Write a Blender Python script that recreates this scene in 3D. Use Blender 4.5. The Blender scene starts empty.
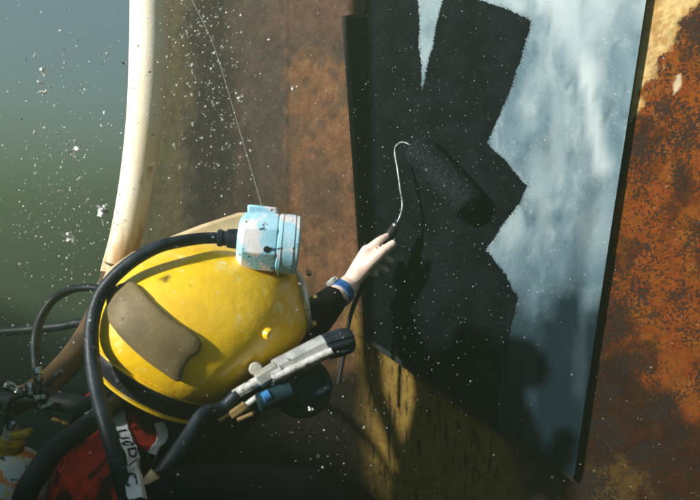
import bpy, bmesh, math, random
import numpy as np
from mathutils import Vector, Matrix, noise as mnoise
from mathutils.bvhtree import BVHTree

random.seed(7); rng = np.random.default_rng(7)
scene = bpy.context.scene
col = scene.collection

# ------------------------------------------------------------------ camera, light, exposure
FPX = 672.0
cam_d = bpy.data.cameras.new('camera'); cam = bpy.data.objects.new('camera', cam_d); col.objects.link(cam)
cam.location = (0, 0, 0); cam.rotation_euler = (math.radians(90), 0, 0)
cam_d.sensor_width = 36; cam_d.lens = 36*FPX/700; cam_d.clip_start = 0.02; cam_d.clip_end = 400
cam_d.dof.use_dof = True; cam_d.dof.focus_distance = 1.35; cam_d.dof.aperture_fstop = 5.0
scene.camera = cam

SUN = Vector((-0.70, -0.47, 0.37)).normalized()       # towards the sun
sun_d = bpy.data.lights.new('sun', 'SUN'); sun = bpy.data.objects.new('sun', sun_d); col.objects.link(sun)
sun_d.energy = 5.0; sun_d.angle = math.radians(2.5); sun_d.color = (1.0, 0.97, 0.90)
sun.rotation_euler = SUN.to_track_quat('Z', 'Y').to_euler()
world = bpy.data.worlds.new('World'); scene.world = world; world.use_nodes = True
wn = world.node_tree
sky = wn.nodes.new('ShaderNodeTexSky'); sky.sky_type = 'NISHITA'; sky.sun_disc = False
sky.sun_elevation = math.asin(SUN.z); sky.sun_rotation = math.atan2(SUN.x, SUN.y)
bg = wn.nodes['Background']; bg.inputs['Strength'].default_value = 0.05
wn.links.new(sky.outputs['Color'], bg.inputs['Color'])
scene.view_settings.view_transform = 'Standard'; scene.view_settings.look = 'None'
scene.view_settings.exposure = 1.85
scene.render.engine = 'CYCLES'
scene.cycles.use_denoising = True
scene.cycles.max_bounces = 8
scene.cycles.filter_width = 1.9

# ------------------------------------------------------------------ coordinates
def P(x, y, d):                                        # photo pixel -> world point at depth d (metres)
    return Vector(((x-350)/FPX*d, d, -(y-250)/FPX*d))
class Frame:                                           # flat metric frame at a thing's own centre
    def __init__(s, x, y, d):
        s.x, s.y, s.k = x, y, d/FPX
        s.o = P(x, y, d); s.n = -s.o.normalized()
        s.r = Vector((0, 0, 1)).cross(s.n).normalized(); s.u = s.n.cross(s.r)
    def __call__(s, x, y, near=0.0):
        return s.o + s.r*((x-s.x)*s.k) + s.u*(-(y-s.y)*s.k) + s.n*near
HN = Vector((-0.3696, -0.5605, 0)); HD = 1/HN.length; HN.normalize()      # hull side: normal towards the diver
HT = Vector((-HN.y, HN.x, 0))                          # along the hull, to the right
H0 = HN*(-HD)
def H(x, y, off=0.0):                                  # point on the hull plane pushed out by off
    d = Vector(((x-350)/FPX, 1, -(y-250)/FPX))
    return d*((off-HD)/HN.dot(d))
def spline(pts, k=10):
    pts = [Vector(p) for p in pts]
    q = [pts[0]*2-pts[1]] + pts + [pts[-1]*2-pts[-2]]; out = []
    for i in range(1, len(q)-2):
        a, b, c, d = q[i-1:i+3]
        for j in range(k):
            t = j/k
            out.append(0.5*((2*b)+(c-a)*t+(2*a-5*b+4*c-d)*t*t+(3*b-a-3*c+d)*t**3))
    out.append(pts[-1]); return out
def lerps(vals, n):
    return list(np.interp(np.linspace(0, len(vals)-1, n), range(len(vals)), vals))

# ------------------------------------------------------------------ objects
WL = {}
def tag(o, label=None, cat=None, group=None, kind=None):
    for k, v in (('label', label), ('category', cat), ('group', group), ('kind', kind)):
        if v: o[k] = v
    return o
def empty(name, loc, label, cat, group=None):
    o = bpy.data.objects.new(name, None); o.empty_display_size = 0.05; o.location = loc
    col.objects.link(o); WL[o] = Vector(loc); return tag(o, label, cat, group)
def link(name, me, m, parent=None, origin=None):
    o = bpy.data.objects.new(name, me); col.objects.link(o)
    if m: me.materials.append(m)
    off = WL[parent] if parent else Vector(origin if origin is not None else (0, 0, 0))
    me.transform(Matrix.Translation(-off))
    if parent: o.parent = parent
    else: o.location = off
    WL[o] = off
    return o
class MB:
    def __init__(s): s.V = []; s.F = []
    def add(s, V, F):
        b = len(s.V); s.V += [Vector(v) for v in V]; s.F += [tuple(b+i for i in f) for f in F]; return s
    def tube(s, pts, r, n=16, cap=True, round_=False):
        pts = [Vector(p) for p in pts]; m = len(pts)
        r = [r]*m if not hasattr(r, '__len__') else (list(r) if len(r) == m else lerps(r, m))
        if round_:
            d0 = (pts[0]-pts[1]).normalized(); d1 = (pts[-1]-pts[-2]).normalized(); a = []; b = []
            for t in (85, 60, 30): a.append((pts[0]+d0*r[0]*math.sin(math.radians(t)), r[0]*math.cos(math.radians(t))))
            for t in (30, 60, 85): b.append((pts[-1]+d1*r[-1]*math.sin(math.radians(t)), r[-1]*math.cos(math.radians(t))))
            r = [x[1] for x in a]+r+[x[1] for x in b]; pts = [x[0] for x in a]+pts+[x[0] for x in b]; m = len(pts)
        V = []; F = []; up = None
        for i, p in enumerate(pts):
            t = (pts[min(i+1, m-1)]-pts[max(i-1, 0)]).normalized()
            if up is None:
                up = t.orthogonal().normalized()
            up = (up-t*up.dot(t)).normalized(); w = t.cross(up)
            for k in range(n):
                a = 2*math.pi*k/n; V.append(p+(up*math.cos(a)+w*math.sin(a))*r[i])
        for i in range(m-1):
            for k in range(n):
                F.append((i*n+k, i*n+(k+1) % n, (i+1)*n+(k+1) % n, (i+1)*n+k))
        if cap: F.append(tuple(range(n-1, -1, -1))); F.append(tuple((m-1)*n+k for k in range(n)))
        return s.add(V, F)
    def lathe(s, a, d, prof, n=32, ref=None, mod=None):
        a = Vector(a); d = Vector(d).normalized()
        up = (Vector(ref)-d*Vector(ref).dot(d)).normalized() if ref else d.orthogonal().normalized()
        w = d.cross(up); V = []; F = []; m = len(prof)
        for t, r in prof:
            for k in range(n):
                q = 2*math.pi*(k+0.5)/n; rr = r*(mod(q, t) if mod else 1)
                V.append(a+d*t+(up*math.cos(q)+w*math.sin(q))*rr)
        for i in range(m-1):
            for k in range(n): F.append((i*n+k, i*n+(k+1) % n, (i+1)*n+(k+1) % n, (i+1)*n+k))
        F.append(tuple(range(n-1, -1, -1))); F.append(tuple((m-1)*n+k for k in range(n)))
        return s.add(V, F)
    def box(s, c, x, y, z):
        c, x, y, z = Vector(c), Vector(x), Vector(y), Vector(z)
        V = [c+x*i+y*j+z*k for i in (-1, 1) for j in (-1, 1) for k in (-1, 1)]
        return s.add(V, [(0, 1, 3, 2), (4, 6, 7, 5), (0, 4, 5, 1), (2, 3, 7, 6), (0, 2, 6, 4), (1, 5, 7, 3)])
    def prism(s, poly, dirv):
        n = len(poly); dirv = Vector(dirv)
        V = [Vector(p) for p in poly]+[Vector(p)+dirv for p in poly]
        F = [tuple(range(n-1, -1, -1)), tuple(range(n, 2*n))]+[(i, (i+1) % n, n+(i+1) % n, n+i) for i in range(n)]
        return s.add(V, F)
    def mesh(s, name):
        me = bpy.data.meshes.new(name); me.from_pydata([tuple(v) for v in s.V], [], s.F)
        bm = bmesh.new(); bm.from_mesh(me); bmesh.ops.recalc_face_normals(bm, faces=bm.faces); bm.to_mesh(me); bm.free()
        return me
    def build(s, name, m, parent=None, origin=None, angle=35, smooth=True, bevel=0, sub=0):
        me = s.mesh(name)
        o = link(name, me, m, parent, origin)
        if smooth:
            me.polygons.foreach_set('use_smooth', [True]*len(me.polygons))
            me.set_sharp_from_angle(angle=math.radians(angle))
        if bevel:
            b = o.modifiers.new('bevel', 'BEVEL'); b.width = bevel; b.segments = 2; b.limit_method = 'ANGLE'; b.angle_limit = math.radians(40)
        if sub:
            b = o.modifiers.new('subdivision', 'SUBSURF'); b.levels = b.render_levels = sub
        return o
    def bvh(s): return BVHTree.FromPolygons(s.V, s.F)
def fused(mb, name, voxel, smooth=6):                  # one continuous skin over overlapping limbs
    me = mb.mesh(name+'_raw'); o = bpy.data.objects.new('raw', me); col.objects.link(o)
    r = o.modifiers.new('r', 'REMESH'); r.mode = 'VOXEL'; r.voxel_size = voxel
    sm = o.modifiers.new('s', 'SMOOTH'); sm.factor = 0.5; sm.iterations = smooth
    dg = bpy.context.evaluated_depsgraph_get(); out = bpy.data.meshes.new_from_object(o.evaluated_get(dg)); out.name = name
    bpy.data.objects.remove(o); out.polygons.foreach_set('use_smooth', [True]*len(out.polygons))
    return out
def mesh_bvh(me): return BVHTree.FromPolygons([v.co.copy() for v in me.vertices], [tuple(p.vertices) for p in me.polygons])

# ------------------------------------------------------------------ materials
def mat(name, base, var=None, scale=30, lo=0.4, hi=0.65, rough=0.5, metal=0.0, bump=0.15, bscale=220, spots=(), spec=0.5, coat=0.0):
    m = bpy.data.materials.new(name); m.use_nodes = True; t = m.node_tree; N = t.nodes; L = t.links
    b = N['Principled BSDF']; tc = N.new('ShaderNodeTexCoord')
    def nz(sc, det=4, dist=0.0):
        n = N.new('ShaderNodeTexNoise'); n.inputs['Scale'].default_value = sc; n.inputs['Detail'].default_value = det
        n.inputs['Distortion'].default_value = dist; L.new(tc.outputs['Object'], n.inputs['Vector']); return n.outputs['Fac']
    def ramp(src, a, z):
        r = N.new('ShaderNodeMapRange'); r.inputs['From Min'].default_value = a; r.inputs['From Max'].default_value = z
        r.interpolation_type = 'SMOOTHSTEP'; L.new(src, r.inputs['Value']); return r.outputs['Result']
    def mix(f, a, c):
        x = N.new('ShaderNodeMix'); x.data_type = 'RGBA'; L.new(f, x.inputs['Factor'])
        if hasattr(a, 'links'): L.new(a, x.inputs['A'])
        else: x.inputs['A'].default_value = (*a, 1)
        x.inputs['B'].default_value = (*c, 1); return x.outputs['Result']
    c = mix(ramp(nz(scale), lo, hi), base, var if var else tuple(v*0.75 for v in base))
    for (cc, sc, a, z) in spots: c = mix(ramp(nz(sc, 5, 0.6), a, z), c, cc)
    L.new(c, b.inputs['Base Color'])
    rr = N.new('ShaderNodeMapRange'); rr.inputs['To Min'].default_value = max(0.03, rough-0.1); rr.inputs['To Max'].default_value = min(1, rough+0.15)
    L.new(nz(scale*2.3), rr.inputs['Value']); L.new(rr.outputs['Result'], b.inputs['Roughness'])
    b.inputs['Metallic'].default_value = metal; b.inputs['Specular IOR Level'].default_value = spec if spec != 0.5 else 0.22; b.inputs['Coat Weight'].default_value = coat
    if bump:
        bn = N.new('ShaderNodeBump'); bn.inputs['Strength'].default_value = bump; bn.inputs['Distance'].default_value = 0.003
        L.new(nz(bscale), bn.inputs['Height']); L.new(bn.outputs['Normal'], b.inputs['Normal'])
    return m
WHITE = (0.75, 0.76, 0.74)
M = dict(
    yellow=mat('yellow_gelcoat', (0.93, 0.60, 0.010), (0.88, 0.53, 0.008), 14, rough=0.33, bump=0.45, bscale=42, spec=1.0, coat=0.3,
               spots=(((0.90, 0.72, 0.25), 34, 0.60, 0.70), ((0.42, 0.24, 0.02), 60, 0.69, 0.76), ((0.9, 0.85, 0.7), 120, 0.69, 0.74))),
    tan=mat('tan_rubber', (0.19, 0.145, 0.068), (0.145, 0.11, 0.052), 25, rough=0.5, bump=0.25, bscale=500, spots=(((0.5, 0.42, 0.26), 150, 0.68, 0.75),)),
    beige=mat('beige_cover', (0.60, 0.47, 0.28), (0.48, 0.37, 0.21), 22, rough=0.6, spots=(((0.25, 0.17, 0.08), 70, 0.66, 0.74),)),
    black=mat('black_rubber', (0.012, 0.013, 0.015), (0.02, 0.022, 0.026), 40, rough=0.5, spots=(((0.3, 0.3, 0.3), 180, 0.72, 0.76),)),
    hose=mat('slate_hose', (0.011, 0.017, 0.025), (0.022, 0.032, 0.044), 45, rough=0.42, spots=(((0.22, 0.24, 0.24), 110, 0.66, 0.74),)),
    hose2=mat('dark_hose', (0.005, 0.008, 0.011), (0.010, 0.014, 0.018), 45, rough=0.5, spots=(((0.2, 0.22, 0.22), 130, 0.72, 0.76),)),
    suit=mat('black_neoprene', (0.0045, 0.005, 0.006), (0.008, 0.0085, 0.010), 30, rough=0.8, bump=0.3, bscale=160, spec=0.03, spots=(((0.12, 0.12, 0.11), 170, 0.73, 0.77),)),
    red=mat('red_webbing', (0.48, 0.028, 0.014), (0.30, 0.016, 0.010), 30, rough=0.75, bump=0.4, bscale=700, spec=0.2, spots=(((0.03, 0.006, 0.006), 22, 0.46, 0.62),)),
    strap=mat('white_strap', (0.66, 0.70, 0.74), (0.50, 0.54, 0.58), 40, rough=0.7, bump=0.3, bscale=800, spots=(((0.2, 0.22, 0.24), 90, 0.66, 0.75),)),
    ink=mat('black_lettering', (0.012, 0.014, 0.02), rough=0.7),
    skin=mat('pale_wet_skin', (0.76, 0.62, 0.54), (0.70, 0.50, 0.42), 55, rough=0.42, bump=0.35, bscale=330, spec=0.4),
    nail=mat('finger_nail', (0.78, 0.60, 0.54), rough=0.3),
    blue=mat('blue_watch_strap', (0.035, 0.13, 0.36), (0.025, 0.09, 0.27), 60, rough=0.4),
    chrome=mat('worn_chrome', (0.72, 0.72, 0.70), (0.50, 0.50, 0.48), 50, rough=0.28, metal=0.55, bump=0.1, spots=(((0.2, 0.17, 0.12), 90, 0.63, 0.72),)),
    steel=mat('dark_bright_steel', (0.42, 0.46, 0.48), (0.25, 0.27, 0.28), 70, rough=0.16, metal=1.0, bump=0.3, bscale=300, spots=(((0.06, 0.05, 0.04), 110, 0.52, 0.62),)),
    white=mat('bright_worn_metal', (0.78, 0.78, 0.75), (0.58, 0.57, 0.53), 70, rough=0.28, metal=0.35, bump=0.3, bscale=200, spots=(((0.22, 0.18, 0.12), 90, 0.57, 0.66),)),
    brass=mat('tarnished_brass', (0.55, 0.38, 0.16), (0.40, 0.25, 0.09), 60, rough=0.4, metal=0.7, spots=(((0.6, 0.5, 0.36), 140, 0.6, 0.7),)),
    teal=mat('teal_rubber', (0.007, 0.020, 0.028), (0.012, 0.034, 0.045), 50, rough=0.45),
    cyan=mat('bright_blue_plastic', (0.035, 0.19, 0.42), (0.03, 0.15, 0.34), 60, rough=0.4),
    lamp=mat('worn_blue_paint', (0.27, 0.55, 0.70), (0.36, 0.62, 0.74), 20, rough=0.45, bump=0.2,
             spots=(((0.68, 0.66, 0.68), 26, 0.48, 0.60), ((0.05, 0.09, 0.12), 75, 0.64, 0.69), ((0.7, 0.52, 0.48), 40, 0.64, 0.72))),
    glass=mat('dark_glass', (0.02, 0.025, 0.03), rough=0.08, bump=0),
    cream=mat('cream_sheath', (0.86, 0.80, 0.66), (0.80, 0.69, 0.48), 9, lo=0.35, hi=0.7, rough=0.55,
              spots=(((0.46, 0.24, 0.08), 13, 0.60, 0.74), ((0.2, 0.12, 0.05), 60, 0.70, 0.75))),
    brown=mat('brown_hose', (0.10, 0.06, 0.028), (0.055, 0.04, 0.02), 24, rough=0.6, spots=(((0.3, 0.24, 0.15), 110, 0.68, 0.74),)),
    tank=mat('flaking_tank_paint', (0.42, 0.58, 0.64), (0.58, 0.66, 0.62), 30, rough=0.5, bump=0.4, bscale=70,
             spots=(((0.62, 0.22, 0.06), 38, 0.51, 0.57), ((0.62, 0.46, 0.10), 33, 0.58, 0.64), ((0.03, 0.05, 0.06), 55, 0.60, 0.66))),
    ochre=mat('yellow_collar', (0.36, 0.27, 0.025), (0.22, 0.15, 0.015), 60, rough=0.5, spots=(((0.1, 0.06, 0.02), 90, 0.6, 0.7),)),
    wire=mat('bare_steel_wire', (0.17, 0.18, 0.18), (0.09, 0.095, 0.095), 60, rough=0.35, metal=0.7),
    nap=mat('paint_soaked_nap', (0.004, 0.008, 0.0115), (0.008, 0.014, 0.019), 120, rough=0.75, bump=0.8, bscale=420, spots=(((0.10, 0.13, 0.14), 260, 0.66, 0.74),)),
    line=mat('nylon_line', (0.22, 0.23, 0.21), rough=0.5),
    flake=mat('drifting_flake', (0.80, 0.83, 0.86), (0.66, 0.66, 0.60), 90, rough=0.7),
    speck=mat('white_speck', (0.70, 0.71, 0.68), (0.30, 0.31, 0.29), 130, lo=0.42, hi=0.58, rough=0.8, bump=0),
    pale=mat('pale_bolt', (0.55, 0.52, 0.44), rough=0.4),
)
def stain_low(m, colr, z0, z1):
    t = m.node_tree; N = t.nodes; L = t.links; b = N['Principled BSDF']; src = b.inputs['Base Color'].links[0].from_socket
    tc = N.new('ShaderNodeTexCoord'); sp = N.new('ShaderNodeSeparateXYZ'); L.new(tc.outputs['Object'], sp.inputs[0])
    r = N.new('ShaderNodeMapRange'); r.inputs['From Min'].default_value = z1; r.inputs['From Max'].default_value = z0; L.new(sp.outputs['Z'], r.inputs['Value'])
    mp = N.new('ShaderNodeMapping'); mp.inputs['Scale'].default_value = (1, 1, 0.25); L.new(tc.outputs['Object'], mp.inputs['Vector'])
    n = N.new('ShaderNodeTexNoise'); n.inputs['Scale'].default_value = 45; n.inputs['Detail'].default_value = 6; L.new(mp.outputs['Vector'], n.inputs['Vector'])
    a = N.new('ShaderNodeMath'); a.operation = 'MULTIPLY_ADD'; a.inputs[1].default_value = 0.75; L.new(r.outputs['Result'], a.inputs[0]); L.new(n.outputs['Fac'], a.inputs[2])
    q = N.new('ShaderNodeMapRange'); q.interpolation_type = 'SMOOTHSTEP'; q.inputs['From Min'].default_value = 0.72; q.inputs['From Max'].default_value = 1.22; L.new(a.outputs[0], q.inputs['Value'])
    x = N.new('ShaderNodeMix'); x.data_type = 'RGBA'; L.new(q.outputs['Result'], x.inputs['Factor']); L.new(src, x.inputs['A']); x.inputs['B'].default_value = (*colr, 1); L.new(x.outputs['Result'], b.inputs['Base Color'])
stain_low(M['cream'], (0.50, 0.31, 0.13), -0.06, 0.30)
# black paint: soaked on, slightly glossy, full of tiny pale specks
M['paint'] = mat('black_paint', (0.0012, 0.0026, 0.0042), (0.0036, 0.0060, 0.0085), 18, rough=0.7, bump=0.10, bscale=400, spec=0.03,
                 spots=(((0.16, 0.19, 0.20), 420, 0.70, 0.74), ((0.30, 0.32, 0.32), 150, 0.745, 0.765)))

def plate_material():
    m = bpy.data.materials.new('blue_grey_primer'); m.use_nodes = True; t = m.node_tree; N = t.nodes; L = t.links
    b = N['Principled BSDF']; tc = N.new('ShaderNodeTexCoord')
    rot = N.new('ShaderNodeMapping'); rot.inputs['Rotation'].default_value = (0, 0, math.atan2(HT.y, HT.x)*-1)
    L.new(tc.outputs['Object'], rot.inputs['Vector'])
    def nz(scale, vec, det=5, dist=0.0):
        mp = N.new('ShaderNodeMapping'); mp.inputs['Scale'].default_value = vec; L.new(rot.outputs['Vector'], mp.inputs['Vector'])
        n = N.new('ShaderNodeTexNoise'); n.inputs['Scale'].default_value = scale; n.inputs['Detail'].default_value = det
        n.inputs['Distortion'].default_value = dist; L.new(mp.outputs['Vector'], n.inputs['Vector']); return n.outputs['Fac']
    def ramp(s, a, z):
        r = N.new('ShaderNodeMapRange'); r.interpolation_type = 'SMOOTHSTEP'
        r.inputs['From Min'].default_value = a; r.inputs['From Max'].default_value = z; L.new(s, r.inputs['Value']); return r.outputs['Result']
    def mix(f, a, c, amt=1.0):
        x = N.new('ShaderNodeMix'); x.data_type = 'RGBA'
        mm = N.new('ShaderNodeMath'); mm.operation = 'MULTIPLY'; mm.inputs[1].default_value = amt; L.new(f, mm.inputs[0]); L.new(mm.outputs[0], x.inputs['Factor'])
        L.new(a, x.inputs['A']) if hasattr(a, 'links') else setattr(x.inputs['A'], 'default_value', (*a, 1))
        x.inputs['B'].default_value = (*c, 1); return x.outputs['Result']
    c = mix(ramp(nz(5, (1, 1, 0.7), 5, 1.2), 0.38, 0.66), (0.078, 0.132, 0.165), (0.135, 0.20, 0.235))
    c = mix(ramp(nz(7, (1.3, 1, 0.8), 5, 2.4), 0.50, 0.72), c, (0.24, 0.30, 0.32), 0.6)      # wiped streaks of paler primer
    c = mix(ramp(nz(20, (1.2, 1, 0.8), 6, 1.6), 0.48, 0.72), c, (0.035, 0.065, 0.085), 0.45)
    c = mix(ramp(nz(300, (1, 1, 1), 2), 0.70, 0.76), c, (0.75, 0.78, 0.78), 0.7)
    at = N.new('ShaderNodeAttribute'); at.attribute_name = 'smear'
    c2 = N.new('ShaderNodeMix'); c2.data_type = 'RGBA'; L.new(at.outputs['Fac'], c2.inputs['Factor']); L.new(c, c2.inputs['A']); c2.inputs['B'].default_value = (0.36, 0.42, 0.44, 1)
    at2 = N.new('ShaderNodeAttribute'); at2.attribute_name = 'shade_tone'
    c3 = N.new('ShaderNodeMix'); c3.data_type = 'RGBA'; L.new(at2.outputs['Fac'], c3.inputs['Factor']); L.new(c2.outputs['Result'], c3.inputs['A']); c3.inputs['B'].default_value = (0.004, 0.012, 0.018, 1)
    L.new(c3.outputs['Result'], b.inputs['Base Color']); b.inputs['Roughness'].default_value = 0.5; b.inputs['Specular IOR Level'].default_value = 0.02
    bn = N.new('ShaderNodeBump'); bn.inputs['Strength'].default_value = 0.12; bn.inputs['Distance'].default_value = 0.002
    L.new(nz(60, (1, 1, 1)), bn.inputs['Height']); L.new(bn.outputs['Normal'], b.inputs['Normal'])
    return m
M['primer'] = plate_material()

def hull_material():
    m = bpy.data.materials.new('rusted_hull_steel'); m.use_nodes = True; t = m.node_tree; N = t.nodes; L = t.links
    b = N['Principled BSDF']; tc = N.new('ShaderNodeTexCoord')
    at = N.new('ShaderNodeAttribute'); at.attribute_name = 'base'
    pit = N.new('ShaderNodeAttribute'); pit.attribute_name = 'pit'
    def nz(scale, det=6, dist=0.3, sz=1.0):
        mp = N.new('ShaderNodeMapping'); mp.inputs['Scale'].default_value = (1, 1, sz); L.new(tc.outputs['Object'], mp.inputs['Vector'])
        n = N.new('ShaderNodeTexNoise'); n.inputs['Scale'].default_value = scale; n.inputs['Detail'].default_value = det
        n.inputs['Roughness'].default_value = 0.62; n.inputs['Distortion'].default_value = dist; L.new(mp.outputs['Vector'], n.inputs['Vector']); return n.outputs['Fac']
    def math_(op, a, c):
        x = N.new('ShaderNodeMath'); x.operation = op
        for i, v in enumerate((a, c)):
            if hasattr(v, 'links'): L.new(v, x.inputs[i])
            else: x.inputs[i].default_value = v
        return x.outputs[0]
    def ramp(s, a, z):
        r = N.new('ShaderNodeMapRange'); r.interpolation_type = 'SMOOTHSTEP'
        r.inputs['From Min'].default_value = a; r.inputs['From Max'].default_value = z; L.new(s, r.inputs['Value']); return r.outputs['Result']
    def mix(f, a, c):
        x = N.new('ShaderNodeMix'); x.data_type = 'RGBA'; L.new(f, x.inputs['Factor']); L.new(a, x.inputs['A']); x.inputs['B'].default_value = (*c, 1); return x.outputs['Result']
    tone = N.new('ShaderNodeHueSaturation'); L.new(at.outputs['Color'], tone.inputs['Color'])
    L.new(math_('ADD', math_('MULTIPLY', nz(38), 0.8), 0.22), tone.inputs['Value'])
    L.new(math_('ADD', math_('MULTIPLY', nz(22), 0.05), 0.475), tone.inputs['Hue'])
    c = tone.outputs['Color']
    fine = math_('ADD', nz(185, 4, 0.15), math_('MULTIPLY', math_('SUBTRACT', nz(13, 5), 0.5), 0.95))
    p1 = math_('MULTIPLY', ramp(fine, 0.495, 0.59), pit.outputs['Fac'])
    p2 = math_('MULTIPLY', ramp(nz(240, 4, 0.2), 0.52, 0.64), math_('MULTIPLY', pit.outputs['Fac'], 0.55))
    c = mix(p1, c, (0.020, 0.014, 0.012)); c = mix(p2, c, (0.03, 0.02, 0.016))
    run = N.new('ShaderNodeAttribute'); run.attribute_name = 'runs'
    drips = math_('MULTIPLY', ramp(nz(105, 4, 0.2, 0.16), 0.53, 0.63), run.outputs['Fac'])
    c = mix(drips, c, (0.022, 0.016, 0.008))
    sp = ramp(nz(210, 2, 0.0), 0.735, 0.76); c = mix(sp, c, (0.45, 0.43, 0.38))
    L.new(c, b.inputs['Base Color'])
    b.inputs['Roughness'].default_value = 0.8; b.inputs['Specular IOR Level'].default_value = 0.06
    bn = N.new('ShaderNodeBump'); bn.inputs['Strength'].default_value = 0.55; bn.inputs['Distance'].default_value = 0.004
    hgt = math_('SUBTRACT', nz(120, 6), math_('MULTIPLY', p1, 0.6)); L.new(hgt, bn.inputs['Height']); L.new(bn.outputs['Normal'], b.inputs['Normal'])
    return m

# ------------------------------------------------------------------ value noise for painted wear and shade
def vnoise(x, y, seed=0, octaves=4):
    r = np.random.default_rng(seed); tab = r.random((256, 256)); out = 0; amp = 1; tot = 0
    for _ in range(octaves):
        xi = np.floor(x).astype(int); yi = np.floor(y).astype(int); fx = x-xi; fy = y-yi
        fx = fx*fx*(3-2*fx); fy = fy*fy*(3-2*fy)
        g = lambda i, j: tab[(xi+i) % 256, (yi+j) % 256]
        out = out+amp*((g(0, 0)*(1-fx)+g(1, 0)*fx)*(1-fy)+(g(0, 1)*(1-fx)+g(1, 1)*fx)*fy)
        tot += amp; amp *= 0.55; x = x*2.03+17; y = y*2.03+31
    return out/tot
def sstep(a, b, v):
    t = np.clip((v-a)/(b-a), 0, 1); return t*t*(3-2*t)

# ------------------------------------------------------------------ setting: seabed, hull
def seabed():
    n = 90; xs = np.linspace(-30, 30, n); ys = np.linspace(-30, 40, n); mb = MB()
    X, Y = np.meshgrid(xs, ys)
    Z = -2.7+0.35*(vnoise(X*0.5+50, Y*0.5+50, 3)-0.5)
    V = np.stack([X.ravel(), Y.ravel(), Z.ravel()], 1)
    F = [(j*n+i, j*n+i+1, (j+1)*n+i+1, (j+1)*n+i) for j in range(n-1) for i in range(n-1)]
    mb.add([Vector(v) for v in V], F)
    o = mb.build('seabed', mat('dark_silt', (0.05, 0.055, 0.035), (0.03, 0.034, 0.022), 2, rough=0.9, bscale=30))
    tag(o, kind='structure')
seabed()
def added_shade_bank():                                    # bank added out of view on the sun's side to shade the low scene
    az = Vector((SUN.x, SUN.y, 0)).normalized(); al = Vector((-az.y, az.x, 0)); tan = SUN.z/math.hypot(SUN.x, SUN.y)
    b0 = P(225, 452, 1.15); D = 3.0; mb = MB(); V = []; F = []; ts = np.linspace(-4, 13, 90)
    for t in ts:
        w = lambda k: (0.12+0.12*min(abs(t), 5))*(vnoise(np.array(t*1.6+40), np.array(k*3.0+5), 31)-0.5)
        c = b0+az*D-al*0+al*(-t if al.y < 0 else t)
        zt = b0.z+D*tan+w(0)*0.7
        for k, (d, z) in enumerate(((-0.5, -2.95), (-0.25, -1.2), (-0.08, zt-0.25), (0.0, zt), (0.5, zt+0.02), (0.9, zt-0.3), (1.6, -1.0), (2.4, -2.95))):
            V.append(Vector((c.x, c.y, 0))+az*(d+w(k+1))+Vector((0, 0, z)))
    for i in range(len(ts)-1):
        for k in range(7): F.append((i*8+k, i*8+k+1, (i+1)*8+k+1, (i+1)*8+k))
    tag(mb.add(V, F).build('added_shade_bank', mat('shade_bank_rock', (0.07, 0.07, 0.045), (0.035, 0.04, 0.02), 5, rough=0.9, bscale=40), angle=50), kind='structure')
added_shade_bank()

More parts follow.
